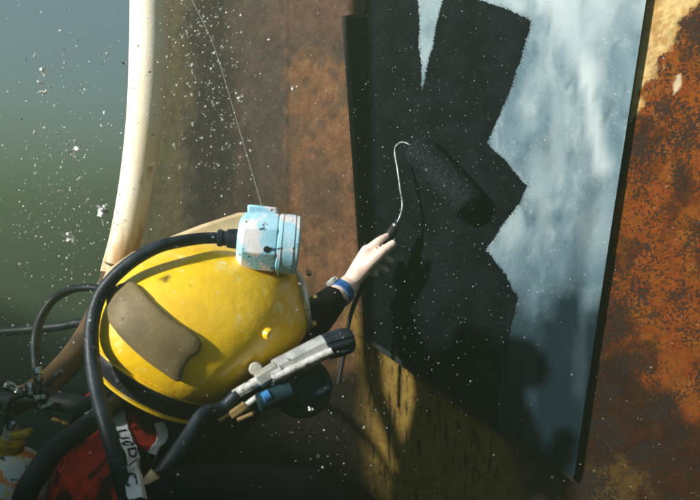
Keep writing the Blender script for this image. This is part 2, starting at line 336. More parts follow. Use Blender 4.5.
def ship_hull():
    sx = lambda x: (H(x, 250)-H0).dot(HT)
    s_left = sx(153); s_right = sx(705)
    rad = 0.30; arc = rad*math.pi/2
    s = np.concatenate([np.linspace(s_left-arc-4.0, s_left-arc, 14)[:-1], np.linspace(s_left-arc, s_left, 40)[:-1],
                        np.arange(s_left, s_right+0.05, 0.0048), np.linspace(s_right+0.06, s_right+5, 40)])
    z = np.concatenate([np.linspace(-2.45, -0.86, 22)[:-1], np.arange(-0.86, 0.80, 0.0048), np.linspace(0.81, 2.0, 20)])
    S, Z = np.meshgrid(s, z)
    over = np.clip(s_left-S, 0, None); th = np.clip(over/rad, 0, math.pi/2); ex = np.clip(over-arc, 0, None)
    along = np.where(S < s_left, s_left-rad*np.sin(th), S); back = np.where(S < s_left, rad*(1-np.cos(th))+ex, 0)
    bulge = 0.004*(vnoise(S*4+20, Z*4+20, 5)-0.5)+0.0035*(vnoise(S*45+90, Z*45+90, 6)-0.5)
    seam = np.exp(-((S-sx(287)-0.006*(vnoise(Z*20+9, Z*0+3, 8)-0.5))/0.006)**2)*0.004*(0.6+0.8*vnoise(Z*60+5, Z*0, 9))
    off = bulge+seam-back
    PX = H0.x+HT.x*along+HN.x*off; PY = H0.y+HT.y*along+HN.y*off
    # wear and painted shade laid out over the hull side (photo-plane coordinates of the flat side)
    fx = H0.x+HT.x*S; fy = H0.y+HT.y*S; fy = np.maximum(fy, 0.3)
    u = 350+fx/fy*FPX; v = 250-Z/fy*FPX
    w1 = (vnoise(S*9+3, Z*9+3, 11)-0.5); w2 = (vnoise(S*30+3, Z*30+7, 12)-0.5); w3 = (vnoise(S*110+3, Z*110+7, 14, 3)-0.5)
    c = lambda *a: np.array(a)
    def over_(C, m, colr): return C*(1-m[..., None])+c(*colr)*m[..., None]
    C = np.zeros(S.shape+(3,))+c(0.075, 0.055, 0.040)
    C = over_(C, sstep(0.0, 0.22, w1+w2*0.5), (0.105, 0.066, 0.040))
    C = over_(C, sstep(250, 160, v+w1*90)*0.75, (0.088, 0.070, 0.058))
    # dark bare band at the turn, then the old tan-orange coat left of the plate
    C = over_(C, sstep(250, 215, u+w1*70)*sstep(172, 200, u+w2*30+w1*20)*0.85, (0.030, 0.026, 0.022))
    C = over_(C, sstep(198, 168, u+w2*30+w1*20), (0.095, 0.085, 0.045))  # greenish olive painted on the far end, imitating its fade into haze
    tanm = sstep(283, 292, u+w2*22)*sstep(50, 62, v+w1*60+w2*30)*sstep(420, 380, u)
    C = over_(C, tanm*(0.85-0.5*sstep(0.0, 0.12, w1+w2)), (0.235, 0.118, 0.058))
    C = over_(C, sstep(290, 310, u)*sstep(150, 175, v+w2*40)*sstep(232, 215, v+w2*60)*sstep(352, 335, u)*0.7, (0.085, 0.058, 0.045))
    C = over_(C, sstep(60, 25, v+w1*40)*sstep(250, 300, u)*sstep(420, 380, u)*0.7, (0.15, 0.082, 0.062))
    # olive coat below the plate
    ol = sstep(300, 335, v+w1*40+(400-u)*0.1)*sstep(335, 372, u+w1*40+w2*20)*sstep(530, 500, u+w1*30)
    C = over_(C, ol, (0.30, 0.20, 0.045)); C = over_(C, ol*sstep(0.02, 0.16, w2+w3)*0.6, (0.20, 0.10, 0.03))
    # rust right of the plate
    rt = sstep(560, 572, u+w2*10)
    C = over_(C, rt, (0.25, 0.062, 0.0085)); C = over_(C, rt*sstep(-0.02, 0.16, w1+0.6*w2), (0.155, 0.036, 0.0065))
    C = over_(C, rt*sstep(0.05, 0.2, w2+w3*0.7)*0.8, (0.29, 0.092, 0.016))
    C = over_(C, rt*sstep(0.06, 0.17, vnoise(S*16+60, Z*13+60, 41)-0.47+w3*0.12)*0.8, (0.055, 0.019, 0.008))
    edge = 690-0.47*v-16*np.clip((25-v)/30, 0, 1)*-1
    bm_ = sstep(4, -4, u-edge-w2*30-w3*14)*rt*sstep(150, 135, v+w2*20)
    C = over_(C, bm_, (0.70, 0.50, 0.22)); C = over_(C, bm_*sstep(0.0, 0.18, w3+w2)*0.8, (0.50, 0.27, 0.09))
    chip = sstep(1, 0.6, ((u-677-(v-85)*-0.25)/4)**2+((v-84)/11)**2+w3*0.8); C = over_(C, chip, (0.66, 0.52, 0.34))
    # cast shadow painted low on the right, more shade low behind the diver
    shade_right = sstep(-14, 14, v-(346+(u-600)*0.68)+w1*36+w2*34+w3*10)*rt
    C = over_(C, shade_right*0.90, (0.028, 0.012, 0.007))
    yel = sstep(460, 470, v+w2*30)*sstep(650, 635, u+w2*40)*sstep(580, 592, u); C = over_(C, yel*0.55, (0.15, 0.095, 0.025))
    shade_diver = sstep(335, 385, v+w1*50+w2*20)*sstep(388, 352, u+w1*30-np.clip((v-400)*0.12, 0, 20))
    C = over_(C, shade_diver*0.97, (0.005, 0.005, 0.004))
    pitm = np.clip(rt*(1-bm_*0.88)*(1-chip)*(0.9+0.3*w1)+shade_right*0.5+0.28*(1-rt)*(1-ol)*(u < 400)+yel*0.4, 0, 1)
    runs = ol*0.9*sstep(0.0, 0.14, w1+0.18)
    n = len(s); mm = len(z)
    V = np.stack([PX.ravel(), PY.ravel(), Z.ravel()], 1)
    idx = np.arange(n*mm).reshape(mm, n)
    F = np.stack([idx[:-1, :-1].ravel(), idx[:-1, 1:].ravel(), idx[1:, 1:].ravel(), idx[1:, :-1].ravel()], 1)
    me = bpy.data.meshes.new('ship_hull'); me.from_pydata(V.tolist(), [], F.tolist()); me.materials.append(hull_material())
    me.polygons.foreach_set('use_smooth', [True]*len(me.polygons))
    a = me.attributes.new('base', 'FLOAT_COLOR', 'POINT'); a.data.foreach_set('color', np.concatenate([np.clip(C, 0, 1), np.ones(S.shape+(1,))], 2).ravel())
    for nm, arr in (('pit', pitm), ('runs', runs)):
        a = me.attributes.new(nm, 'FLOAT', 'POINT'); a.data.foreach_set('value', np.ascontiguousarray(arr, dtype=np.float32).ravel())
    o = bpy.data.objects.new('ship_hull', me); col.objects.link(o)
    tag(o, 'rusty steel ship side with flaking beige, tan and olive coats behind the plate', 'ship hull')
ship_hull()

# ------------------------------------------------------------------ the plate and its black paint
PO = 0.024                                             # front face stands this far off the hull
def painted_plate():
    root = empty('test_plate', H(575, 479, 0.03), 'large pale blue grey steel plate half rolled over with black paint', 'steel plate')
    poly = [(345, 18), (364.5, 15), (366.5, -90), (661.5, -90), (648, 0), (611, 240), (575, 479), (500, 431), (368, 340), (357, 180)]
    mb = MB(); mb.prism([H(x, y, PO-0.018) for x, y in poly], HN*0.018)
    body = mb.build('plate_edge', mat('black_plate_edge', (0.012, 0.012, 0.012), rough=0.6), root, smooth=False, bevel=0.0012)
    # front skin as a grid so the wiped primer and painted shade can vary over it
    me = bpy.data.meshes.new('primer_face'); bm = bmesh.new()
    inset = [(347, 20), (366, 17), (368, -88), (659.4, -88), (646.2, 0), (609.2, 240), (574, 476), (500, 428.5), (370, 339), (359, 180)]
    f = bm.faces.new([bm.verts.new(H(x, y, PO+0.0012)) for x, y in inset])
    for k in range(46):
        g = [*bm.verts, *bm.edges, *bm.faces]; bmesh.ops.bisect_plane(bm, geom=g, plane_co=H(345+k*7, 250, PO), plane_no=HT)
    for k in range(60):
        g = [*bm.verts, *bm.edges, *bm.faces]; bmesh.ops.bisect_plane(bm, geom=g, plane_co=(0, 0, 0.85-k*0.026), plane_no=(0, 0, 1))
    bm.normal_update()
    if sum((q.normal.dot(HN) for q in bm.faces)) < 0: bmesh.ops.reverse_faces(bm, faces=bm.faces)
    bm.to_mesh(me); bm.free()
    co = np.array([v.co for v in me.vertices]); u = 350+co[:, 0]/co[:, 1]*FPX; v = 250-co[:, 2]/co[:, 1]*FPX
    w = vnoise(u/30+9, v/60+9, 21)-0.5; w2 = vnoise(u/9+9, v/25+9, 22)-0.5
    ln = lambda x0, y0, x1, y1: np.abs((u-x0)*(y1-y0)-(v-y0)*(x1-x0))/math.hypot(x1-x0, y1-y0)
    sm = sstep(11, 2, ln(578, 40, 606, 185)+w2*12)*sstep(182, 165, v)*sstep(40, 90, v+w*50)*0.85
    sm += sstep(26, 6, ln(556, 0, 600, 100)+w2*22)*sstep(120, 60, v)*0.55
    sm += sstep(0.0, 0.25, w)*sstep(330, 220, v)*0.35
    sm += sstep(60, -20, v)*0.35
    shade_tone = sstep(272, 318, v+w*50+w2*30)*(0.985-0.16*sstep(0.02, 0.2, vnoise(u/7+3, v/110+3, 23)-0.48))  # diver's shadow painted into the lower plate, broken by paler streaks
    shade_tone += sstep(14, 5, ln(598, 150, 572, 300)+w2*6)*sstep(150, 200, v)*0.35
    for nm, arr in (('smear', np.clip(sm, 0, 0.95)), ('shade_tone', np.clip(shade_tone, 0, 0.96))):
        a = me.attributes.new(nm, 'FLOAT', 'POINT'); a.data.foreach_set('value', arr.astype(np.float32))
    link('primer_face', me, M['primer'], root)
    def stroke(poly, lift, rag, clean=()):
        out = []; n = len(poly)
        for i in range(n):
            a, b = Vector(poly[i]), Vector(poly[(i+1) % n]); L = (b-a).length; k = max(1, int(L/0.7)); nrm = Vector((-(b-a).y, (b-a).x))/max(L, 1e-6)
            for j in range(k):
                p = a+(b-a)*(j/k); r = 0.3 if i in clean else rag
                e = mnoise.noise(Vector((p.x*0.13, p.y*0.13, lift*1e4+0.37)))*0.5+mnoise.noise(Vector((p.x*0.04, p.y*0.04, 3.3)))*1.0+mnoise.noise(Vector((p.x*0.7, p.y*0.7, 7.7)))*0.3+random.gauss(0, 0.34)
                out.append(p+nrm*e*r)
        mbs = MB().prism([H(p.x, p.y, PO+0.0014) for p in out], HN*lift)
        area = sum(out[i].x*out[(i+1) % len(out)].y-out[(i+1) % len(out)].x*out[i].y for i in range(len(out))); sg = -1 if area > 0 else 1
        for i, p in enumerate(out):
            if random.random() < 0.75:
                t = (out[(i+3) % len(out)]-out[i-3]).normalized(); q = p+Vector((-t.y, t.x))*sg*abs(random.gauss(0, 1.3)); rr = random.uniform(0.15, 0.5)
                if not (347 < q.x < 640 and q.x < 575+(479-q.y)*0.15 and q.y < 340+(q.x-368)*0.69): continue
                a0 = random.random()*6; mbs.prism([H(q.x+rr*random.uniform(0.6, 1.3)*math.cos(a0+k*1.05), q.y+rr*random.uniform(0.6, 1.3)*math.sin(a0+k*1.05), PO+0.0014) for k in range(6)], HN*0.0004)
        mbs.build('paint_stroke', M['paint'], root, smooth=False)
    stroke([(346.5, 19.5), (365.5, 16.5), (367.6, -80), (417, -80), (419, 40), (421.5, 88), (424, 170), (436, 260), (446, 385), (371, 338.5), (362, 250), (354, 110)], 0.0011, 1.0, (0, 1, 8, 9, 10, 11))
    stroke([(421.5, 92), (433, 45), (444, -6), (462, -3), (485, 2), (512, 11), (531, 21), (520, 60), (505, 104), (487, 143), (440, 230), (404, 200)], 0.0016, 1.3)
    stroke([(400, 132), (440, 118), (487, 142), (527, 186), (519, 203), (484, 250), (430, 262), (384, 190)], 0.0021, 1.4)
    stroke([(484, 249), (502, 270), (518, 297), (509, 330), (502, 370), (497, 405), (498.5, 428), (371.5, 338), (366, 250), (420, 205)], 0.0026, 1.4, (6, 7))
painted_plate()

# ------------------------------------------------------------------ helmet
HF = Frame(200, 322, 1.20)
uc, fc = (0.5, -0.866), (0.866, 0.5)
def hel(f, u, near):                                   # helmet axes: f towards the face, u towards the crown, near to the viewer (px)
    u2 = u-0.22*near
    return HF(153+fc[0]*f+uc[0]*u2, 372+fc[1]*f+uc[1]*u2, near*HF.k)
ST = [(11.5, -66, 68, 64), (16, -71, 72, 68), (25, -75, 77, 74), (45, -79, 84, 80), (65, -80, 96, 82), (80, -77, 106, 82), (95, -70, 113, 80), (108, -59, 115, 77),
      (120, -48, 112, 72), (132, -33, 103, 64), (141, -17, 95, 56), (149, 6, 88, 45), (154, 30, 82, 33), (157, 48, 76, 20), (158.5, 58, 68, 8)]
def shell():
    mb = MB(); n = 72; V = []; F = []
    us = np.interp(np.linspace(0, len(ST)-1, 60), range(len(ST)), [s[0] for s in ST])
    for u in us:
        a = np.interp(u, [s[0] for s in ST], [s[1] for s in ST]); b = np.interp(u, [s[0] for s in ST], [s[2] for s in ST]); w = np.interp(u, [s[0] for s in ST], [s[3] for s in ST])
        for k in range(n):
            q = 2*math.pi*k/n; cq, sq = math.cos(q), math.sin(q); e = 0.86
            f = (a+b)/2+(b-a)/2*math.copysign(abs(cq)**e, cq); nr = w*math.copysign(abs(sq)**e, sq)
            # cheek swelling near the regulator, shallow dish behind the port
            g = math.exp(-((f-70)/30)**2-((u-38)/26)**2); d = math.exp(-((f-92)/14)**2-((u-110)/30)**2)
            nr *= 1+0.10*g-0.10*d
            V.append(hel(f, u, nr))
    m = len(us)
    for i in range(m-1):
        for k in range(n): F.append((i*n+k, i*n+(k+1) % n, (i+1)*n+(k+1) % n, (i+1)*n+k))
    F.append(tuple((m-1)*n+k for k in range(n)))
    mb.add(V, F); return mb
helmet = empty('diving_helmet', hel(0, -20, 0), 'glossy yellow hard diving helmet with tan side pad worn by the diver', 'diving helmet')
sh = shell(); SHB = sh.bvh()
# smooth out the loft
sho = sh.build('shell', M['yellow'], helmet, angle=80)
md = sho.modifiers.new('smooth', 'SMOOTH'); md.factor = 0.6; md.iterations = 8
def ray(bvh, x, y, default=None):
    d = Vector(((x-350)/FPX, 1, -(y-250)/FPX)).normalized()
    h = bvh.ray_cast(Vector((0, 0, 0)), d)
    if h[0] is None:
        if default is not None: return default
        q = bvh.find_nearest(d*1.1); return q[0], (q[1] if q[1].dot(d) < 0 else -q[1])
    n = h[1]; n = n if n.dot(d) < 0 else -n
    return h[0], n
def slab(bvh, outline, lift, rnd=0.35, rings=8, closed_k=8):
    pts = spline([Vector((x, y, 0)) for x, y in outline]+[Vector((*outline[0], 0))], closed_k)[:-1]
    cx = sum(p.x for p in pts)/len(pts); cy = sum(p.y for p in pts)/len(pts)
    V = []; F = []; n = len(pts); last = None
    prof = [(1.03, -0.006), (1.0, 0.0), (1.0, lift*0.55), (0.985, lift*0.85), (0.95, lift), (0.75, lift*1.06), (0.5, lift*1.1), (0.25, lift*1.12), (0.02, lift*1.12)]
    for s, h in prof:
        for p in pts:
            x, y = cx+(p.x-cx)*s, cy+(p.y-cy)*s
            r = ray(bvh, x, y, last); last = r; V.append(r[0]+r[1]*h)
    m = len(prof)
    for i in range(m-1):
        for k in range(n): F.append((i*n+k, i*n+(k+1) % n, (i+1)*n+(k+1) % n, (i+1)*n+k))
    F.append(tuple((m-1)*n+k for k in range(n)))
    return MB().add(V, F)
def strip(bvh, path, wid, lift, k=10, across=5):
    pts = spline([Vector((x, y, 0)) for x, y in path], k); n = len(pts); ws = lerps(wid, n) if hasattr(wid, '__len__') else [wid]*n
    V = []; F = []; last = None; c = across+2
    for i, p in enumerate(pts):
        t = (pts[min(i+1, n-1)]-pts[max(i-1, 0)]).normalized(); q = Vector((-t.y, t.x, 0))
        for j in range(c):
            a = min(max(j-1, 0), across-1)/(across-1)-0.5
            s = p+q*(a*ws[i]); r = ray(bvh, s.x, s.y, last); last = r
            V.append(r[0]+r[1]*(-0.004 if j in (0, c-1) else lift))
    for i in range(n-1):
        for j in range(c-1): F.append((i*c+j, i*c+j+1, (i+1)*c+j+1, (i+1)*c+j))
    return MB().add(V, F)

slab(SHB, [(109, 303), (113, 292), (124, 285), (136, 285), (152, 301), (172, 319), (192, 332), (201, 342), (199, 351), (190, 357), (184, 367), (179, 380), (163, 371), (144, 357), (126, 340), (112, 322)], 0.009).build('side_pad', M['tan'], helmet, angle=60)
# clamp band round the neck opening with its yellow lips
def ringband(u0, u1, prof, ca, ra, cb, rb, n=80):
    V = []; F = []; m = len(prof)
    for (t, g) in prof:
        u = u0+(u1-u0)*t; c_ = ca+(cb-ca)*t; r_ = ra+(rb-ra)*t+g
        for k in range(n):
            q = 2*math.pi*k/n; V.append(hel(c_+r_*math.cos(q), u, (r_-3)*math.sin(q)))
    for i in range(m-1):
        for k in range(n): F.append((i*n+k, i*n+(k+1) % n, (i+1)*n+(k+1) % n, (i+1)*n+k))
    return MB().add(V, F)
ringband(14, 9.5, [(0, -8), (0, 0), (0.3, 2), (0.7, 2), (1, 0), (1, -8)], 2, 68.5, 2.5, 68).build('upper_lip', M['yellow'], helmet)
ringband(10, -8, [(0, -8), (0, 0.5), (0.12, 2), (0.5, 2.6), (0.88, 2), (1, 0.5), (1, -8)], 2.5, 67.5, 7, 60).build('neck_band', M['black'], helmet)
ringband(-8, -12.5, [(0, -8), (0, 0), (0.3, 2.2), (0.7, 2.2), (1, 0), (1, -8)], 7, 60.5, 8, 59).build('lower_lip', M['yellow'], helmet)
ringband(-12, -22, [(0, -8), (0, -3), (0.4, -5), (0.8, -12), (1, -22)], 8, 57, 10, 54).build('neck_dam', M['black'], helmet)
for q in (222, 246, 268, 290, 312):
    qa = math.radians(q); c_ = hel(5+63.5*math.cos(qa), 1, -63.0*math.sin(qa)); n_ = (c_-hel(5, 1, 0)).normalized()
    MB().lathe(c_-n_*0.002, n_, [(0, 0.0055), (0.003, 0.0055), (0.0045, 0.004), (0.0046, 0.0005)], 10).build('band_screw', M['hose'], helmet)
# beige rear crest that climbs to the lamp
cp = [(99, 322), (101, 296), (113, 270), (136, 253), (166, 240), (200, 226), (238, 213), (264, 212), (268, 250), (240, 262), (200, 262), (160, 276), (135, 300), (120, 325)]
cm = MB(); cps = [HF(x, y, -0.045) for x, y in cp]; cm.prism(cps, HF.n*0.075)
cm.build('crest', M['beige'], helmet, smooth=True, angle=60, bevel=0.007)
# face port in its ring, facing the hull
pc = HF(303, 303, 0); pd = (HF.r*0.97+HF.u*0.16).normalized()
k = HF.k
ringv = MB(); ringv.lathe(pc-pd*3*k, pd, [(-8*k, 0.040), (0, 0.050), (2*k, 0.058), (5*k, 0.058), (6*k, 0.053), (5*k, 0.047)], 48); ringv.build('port_ring', M['chrome'], helmet)
MB().lathe(pc+pd*1.5*k, pd, [(0, 0.046), (1.2*k, 0.046), (1.5*k, 0.044)], 48).build('port_glass', M['glass'], helmet)
for (x, y, nr) in ((309, 275, 0.03), (313, 300, 0.05), (313, 327, 0.035)):
    MB().lathe(HF(x-3, y, nr), pd, [(0, 0.006), (0.006, 0.006), (0.008, 0.004)], 6).build('port_screw', M['brass'], helmet)
# yellow pocket screw on the cheek
sc = ray(SHB, 268, 334); MB().lathe(sc[0]-sc[1]*0.002, sc[1], [(0, 0.011), (0.006, 0.010), (0.009, 0.008), (0.010, 0.003)], 20).build('vent_screw', M['yellow'], helmet)
# side block and breathing valve, low in front on the near cheek
nb = 0.125
def bar(a, b, r, m, name, nr=nb, n=20, prof=None, mod=None, parent=helmet, nr2=None):
    A = HF(*a, nr); B = HF(*b, nr if nr2 is None else nr2); L = (B-A).length
    pr = prof(L) if prof else [(0, r*0.8), (r*0.15, r), (L-r*0.15, r), (L, r*0.8)]
    return MB().lathe(A, B-A, pr, n, mod=mod, ref=HF.n).build(name, m, parent)
bar((267, 369), (316, 346), 0.0215, M['chrome'], 'side_block', n=8)
bar((263, 374), (318, 351), 0.0065, M['white'], 'side_rail', nr=nb+0.022)
bar((313, 348), (341, 341), 0.021, M['hose'], 'valve_knob', n=48, prof=lambda L: [(0, 0.015), (0.004, 0.0205), (L*0.55, 0.022), (L*0.85, 0.020), (L, 0.014)],
    mod=lambda q, t: 1+0.07*math.copysign(1, math.sin(q*10)))
bar((229, 387.5), (254, 374), 0.0085, M['white'], 'valve_tube', nr=nb+0.012)
bar((250, 376), (269, 365), 0.0135, M['chrome'], 'hex_nut', nr=nb+0.012, n=6)
bar((262, 371), (272, 366), 0.011, M['white'], 'collar', nr=nb+0.014, n=16)
MB().lathe(HF(249.5, 365.5, nb-0.012), HF.n, [(0, 0.0112), (0.008, 0.0112), (0.012, 0.009), (0.013, 0.003)], 24).build('pale_bolt', M['pale'], helmet)
MB().lathe(HF(286, 381, nb-0.06), (HF.n*0.9+HF.r*0.35-HF.u*0.2), [(0, 0.044), (0.03, 0.050), (0.05, 0.050), (0.062, 0.045), (0.066, 0.036), (0.063, 0.030), (0.067, 0.026), (0.069, 0.005)], 40).build('regulator_body', M['teal'], helmet)
bar((293, 397), (318, 384), 0.011, M['teal'], 'exhaust_tube', nr=nb-0.01)
bar((250, 396), (282, 384), 0.0165, M['teal'], 'inlet_pipe', nr=nb+0.01)
bar((254.5, 391), (261.5, 387.5), 0.0095, M['cyan'], 'blue_sleeve', nr=nb+0.02)
bar((216, 409), (229, 402), 0.0045, M['brass'], 'link_rod', nr=nb+0.01)
bar((226, 405), (240, 396), 0.0088, M['brass'], 'brass_swivel', nr=nb+0.012, n=6)
bar((238, 398), (250, 390), 0.0055, M['white'], 'link_rod', nr=nb+0.012)
bar((232, 409), (246, 404), 0.004, M['brass'], 'link_rod', nr=nb+0.016)
# lamp on the crown
LF = Frame(268, 243, 1.16)
la = LF(238, 239); ld = (LF.r*1.0-LF.u*0.10).normalized(); lk = LF.k
lp = MB()
lamp_root = MB().lathe(la, ld, [(0, 16*lk), (1*lk, 21*lk), (6*lk, 29*lk), (20*lk, 31*lk), (38*lk, 31*lk), (39*lk, 29.5*lk)], 8, ref=LF.n).build('lamp_housing', M['lamp'], helmet, angle=25, bevel=0.0015)
MB().lathe(la+ld*39*lk, ld, [(0, 28.5*lk), (1*lk, 30*lk), (4*lk, 30.4*lk), (5*lk, 29.8*lk), (16*lk, 30*lk), (17*lk, 29.2*lk), (20*lk, 29.2*lk), (21.5*lk, 28*lk), (22*lk, 25.5*lk), (19*lk, 24.5*lk), (18*lk, 4*lk)], 48).build('lamp_bezel', M['lamp'], lamp_root, angle=30)
MB().lathe(la+ld*58*lk, ld, [(0, 24*lk), (1*lk, 23.5*lk)], 32).build('lamp_lens', M['glass'], lamp_root)
q0 = la+ld*29*lk+LF.n*(28.7*lk)-LF.u*(7*lk)
MB().lathe(q0-LF.n*0.004, LF.n-LF.u*0.1, [(0, 3.2*lk), (0.0055, 3.2*lk), (0.0056, 0.5*lk)], 20).build('screw_hole', M['ink'], lamp_root)
MB().box(la+ld*25*lk+LF.u*30*lk, ld*15*lk, LF.u*5*lk, LF.n*12*lk).build('top_lug', M['lamp'], lamp_root, bevel=0.004)
MB().box(la+ld*25*lk-LF.u*30*lk-LF.n*12*lk, ld*13*lk, LF.u*8*lk, LF.n*10*lk).build('lamp_foot', M['beige'], lamp_root, bevel=0.003)
ga = LF(218, 238); MB().lathe(ga, la-ga, [(0, 7*lk), (1*lk, 8.5*lk), (5*lk, 8.5*lk), (6*lk, 7.4*lk), (9*lk, 7.4*lk), (10*lk, 9.2*lk), (15*lk, 9.8*lk), (21*lk, 10*lk)], 28).build('cable_gland', M['hose'], lamp_root)

# ------------------------------------------------------------------ the diver
person = empty('person', P(95, 900, 1.15), 'diver in black wetsuit with red chest harness reaching out to paint the plate', 'person')
HH = Frame(370, 262, 1.585)
hk = HH.k
wrist = HH(350, 284, 0); elbowL = P(286, 346, 1.42); shL = Vector((-0.31, 1.36, -0.385))
neck = P(150, 425, 1.2); chest = Vector((-0.375, 1.17, -0.50)); belly = Vector((-0.42, 1.15, -0.76)); pelvis = Vector((-0.43, 1.14, -0.95))
shR = Vector((-0.275, 1.00, -0.385)); elbowR = Vector((-0.035, 1.03, -0.40)); wristR = Vector((0.10, 1.18, -0.56)); handR = Vector((0.13, 1.24, -0.64))
hipL, hipR = pelvis+Vector((0.0, 0.10, -0.05)), pelvis+Vector((0.0, -0.10, -0.05))
kneeL, kneeR = hipL+Vector((0.10, 0.02, -0.42)), hipR+Vector((0.02, -0.02, -0.43))
ankL, ankR = kneeL+Vector((-0.16, 0.0, -0.38)), kneeR+Vector((-0.12, 0.0, -0.40))
head = hel(35, 70, 0)
def limbs(mb, g, end=True):
    T = lambda pts, r: mb.tube(spline(pts, 6), [x+g for x in r], 18, True, True)
    T([neck+Vector((-0.02, 0, -0.06)), chest, belly, pelvis], [0.075, 0.135, 0.125, 0.135])
    T([shR+Vector((-0.05, 0.04, -0.03)), neck*0.5+chest*0.5, shL+Vector((-0.04, -0.03, -0.02))], [0.075, 0.10, 0.075])
    T([chest+Vector((0.04, -0.1, 0)), chest+Vector((0.04, 0.1, 0))], [0.11, 0.11])
    T([belly+Vector((0, -0.06, 0)), belly+Vector((0, 0.06, 0))], [0.105, 0.105]); T([hipR, pelvis, hipL], [0.095, 0.12, 0.095])
    T([shL, elbowL, wrist], [0.062, 0.047, 0.031]); T([shR, elbowR, wristR], [0.064, 0.049, 0.032])
    T([hipL, kneeL, ankL], [0.09, 0.062, 0.042]); T([hipR, kneeR, ankR], [0.09, 0.062, 0.042])
    for a in (ankL, ankR): T([a, a+Vector((0.06, 0, -0.06)), a+Vector((0.17, 0, -0.10))], [0.042, 0.042, 0.03])
bodym = MB(); limbs(bodym, -0.006)
bodym.tube([neck+Vector((-0.01, 0, -0.05)), neck*0.5+head*0.5, head], [0.06, 0.055, 0.06], 18, True, True)
bodym.tube(spline([head+Vector((-0.02, 0, -0.05)), head+Vector((0, 0, 0.02)), head+Vector((0.01, 0, 0.07))], 6), [0.062, 0.078, 0.06], 20, True, True)
bodym.tube([head+Vector((0.07, 0, -0.02)), head+Vector((0.09, 0, -0.03))], [0.012, 0.014], 10, True, True)     # nose
bodym.tube([wristR, handR], [0.03, 0.034], 14, True, True)
for j in range(4):
    a = handR+Vector((0.0, -0.03+0.02*j, 0.0)); bodym.tube(spline([a, a+Vector((0.05, 0.01, -0.03)), a+Vector((0.05, 0.02, -0.07))], 4), [0.010, 0.0095, 0.008], 10, True, True)
bodym.tube(spline([handR+Vector((-0.02, -0.03, 0.02)), handR+Vector((0.02, -0.05, -0.01)), handR+Vector((0.05, -0.045, -0.04))], 4), [0.014, 0.012, 0.009], 10, True, True)
def fing(pts, r): bodym.tube(spline([HH(*p) for p in pts], 6), [x*hk for x in r], 14, True, True)
# left hand: index laid along the handle, thumb over it, the others curled behind with their tips peeping out
for kx, ky, kn, r in ((367, 251, 0.004, 6.6), (364.5, 255, -0.002, 6.8), (361.5, 260, -0.006, 6.8), (358, 266, -0.008, 6.4)):
    fing([(349, 286, 0), (353, 277, 0.004), (kx, ky, kn)], (8.6, 8.2, r))
fing([(353, 280, 0.002), (363, 268, 0.010), (371, 258, 0.010)], (8.6, 9.2, 7.0))
fing([(366, 252, 0.004), (377, 242.5, 0.009), (382.5, 238.5, 0.006), (387.5, 235.5, 0.0)], (5.2, 4.3, 3.7, 2.9))
fing([(358, 276, 0.008), (370, 263, 0.020), (382, 252, 0.023), (392.5, 244, 0.018)], (7.4, 6.6, 5.3, 4.1))
fing([(365, 255, -0.006), (373, 250, -0.034), (382, 257, -0.042), (391, 261, -0.026)], (5.6, 4.6, 4.3, 3.6))
fing([(362, 260, -0.010), (369, 257, -0.038), (377, 266, -0.046), (386.5, 270.5, -0.030)], (5.6, 4.6, 4.2, 3.4))
fing([(359, 266, -0.010), (363, 264, -0.036), (370, 271, -0.042), (376, 275, -0.034)], (5.0, 4.2, 3.8, 3.2))
body_me = fused(bodym, 'body', 0.0034, 3)
link('body', body_me, M['skin'], person)
for (a, dx, dy, nn) in (((391.5, 243, 0.024), 0.78, -0.62, 3.0), ((386.3, 235.4, 0.007), 0.85, -0.5, 2.2)):
    c0 = HH(*a); ax = (HH.r*dx-HH.u*dy).normalized(); sd = HH.n.cross(ax)
    MB().add([c0+ax*x*hk+sd*y*hk+HH.n*z*hk for x, y, z in ((-nn, -nn*0.7, -0.6), (-nn, 0, 0.3), (-nn, nn*0.7, -0.6), (nn*0.8, -nn*0.6, -1.2), (nn, 0, -0.5), (nn*0.8, nn*0.6, -1.2))],
             [(0, 1, 4, 3), (1, 2, 5, 4)]).build('finger_nail', M['nail'], person)
suit = MB()
g0 = wrist; wrist = wrist+(elbowL-wrist).normalized()*0.074            # the sleeve stops short of the wrist
limbs(suit, 0.006)
suit.tube(spline([P(104, 428, 1.20), P(112, 470, 1.16), P(110, 520, 1.15)], 6), [0.062, 0.085, 0.10], 18, True, True)
suit.tube([neck+Vector((-0.01, 0, -0.06)), neck*0.62+head*0.38], [0.074, 0.072], 20, True, True)
suit.tube([P(140, 432, 1.14), P(140, 500, 1.13)], [0.05, 0.09], 18, True, True)
wrist = g0
suit_me = fused(suit, 'wetsuit', 0.007, 5)
SUB = mesh_bvh(suit_me)
wsuit = link('wetsuit', suit_me, M['suit'], person)
tx = bpy.data.textures.new('creases', 'CLOUDS'); tx.noise_scale = 0.05; tx.noise_depth = 3
dm = wsuit.modifiers.new('creases', 'DISPLACE'); dm.texture = tx; dm.strength = 0.010; dm.mid_level = 0.6
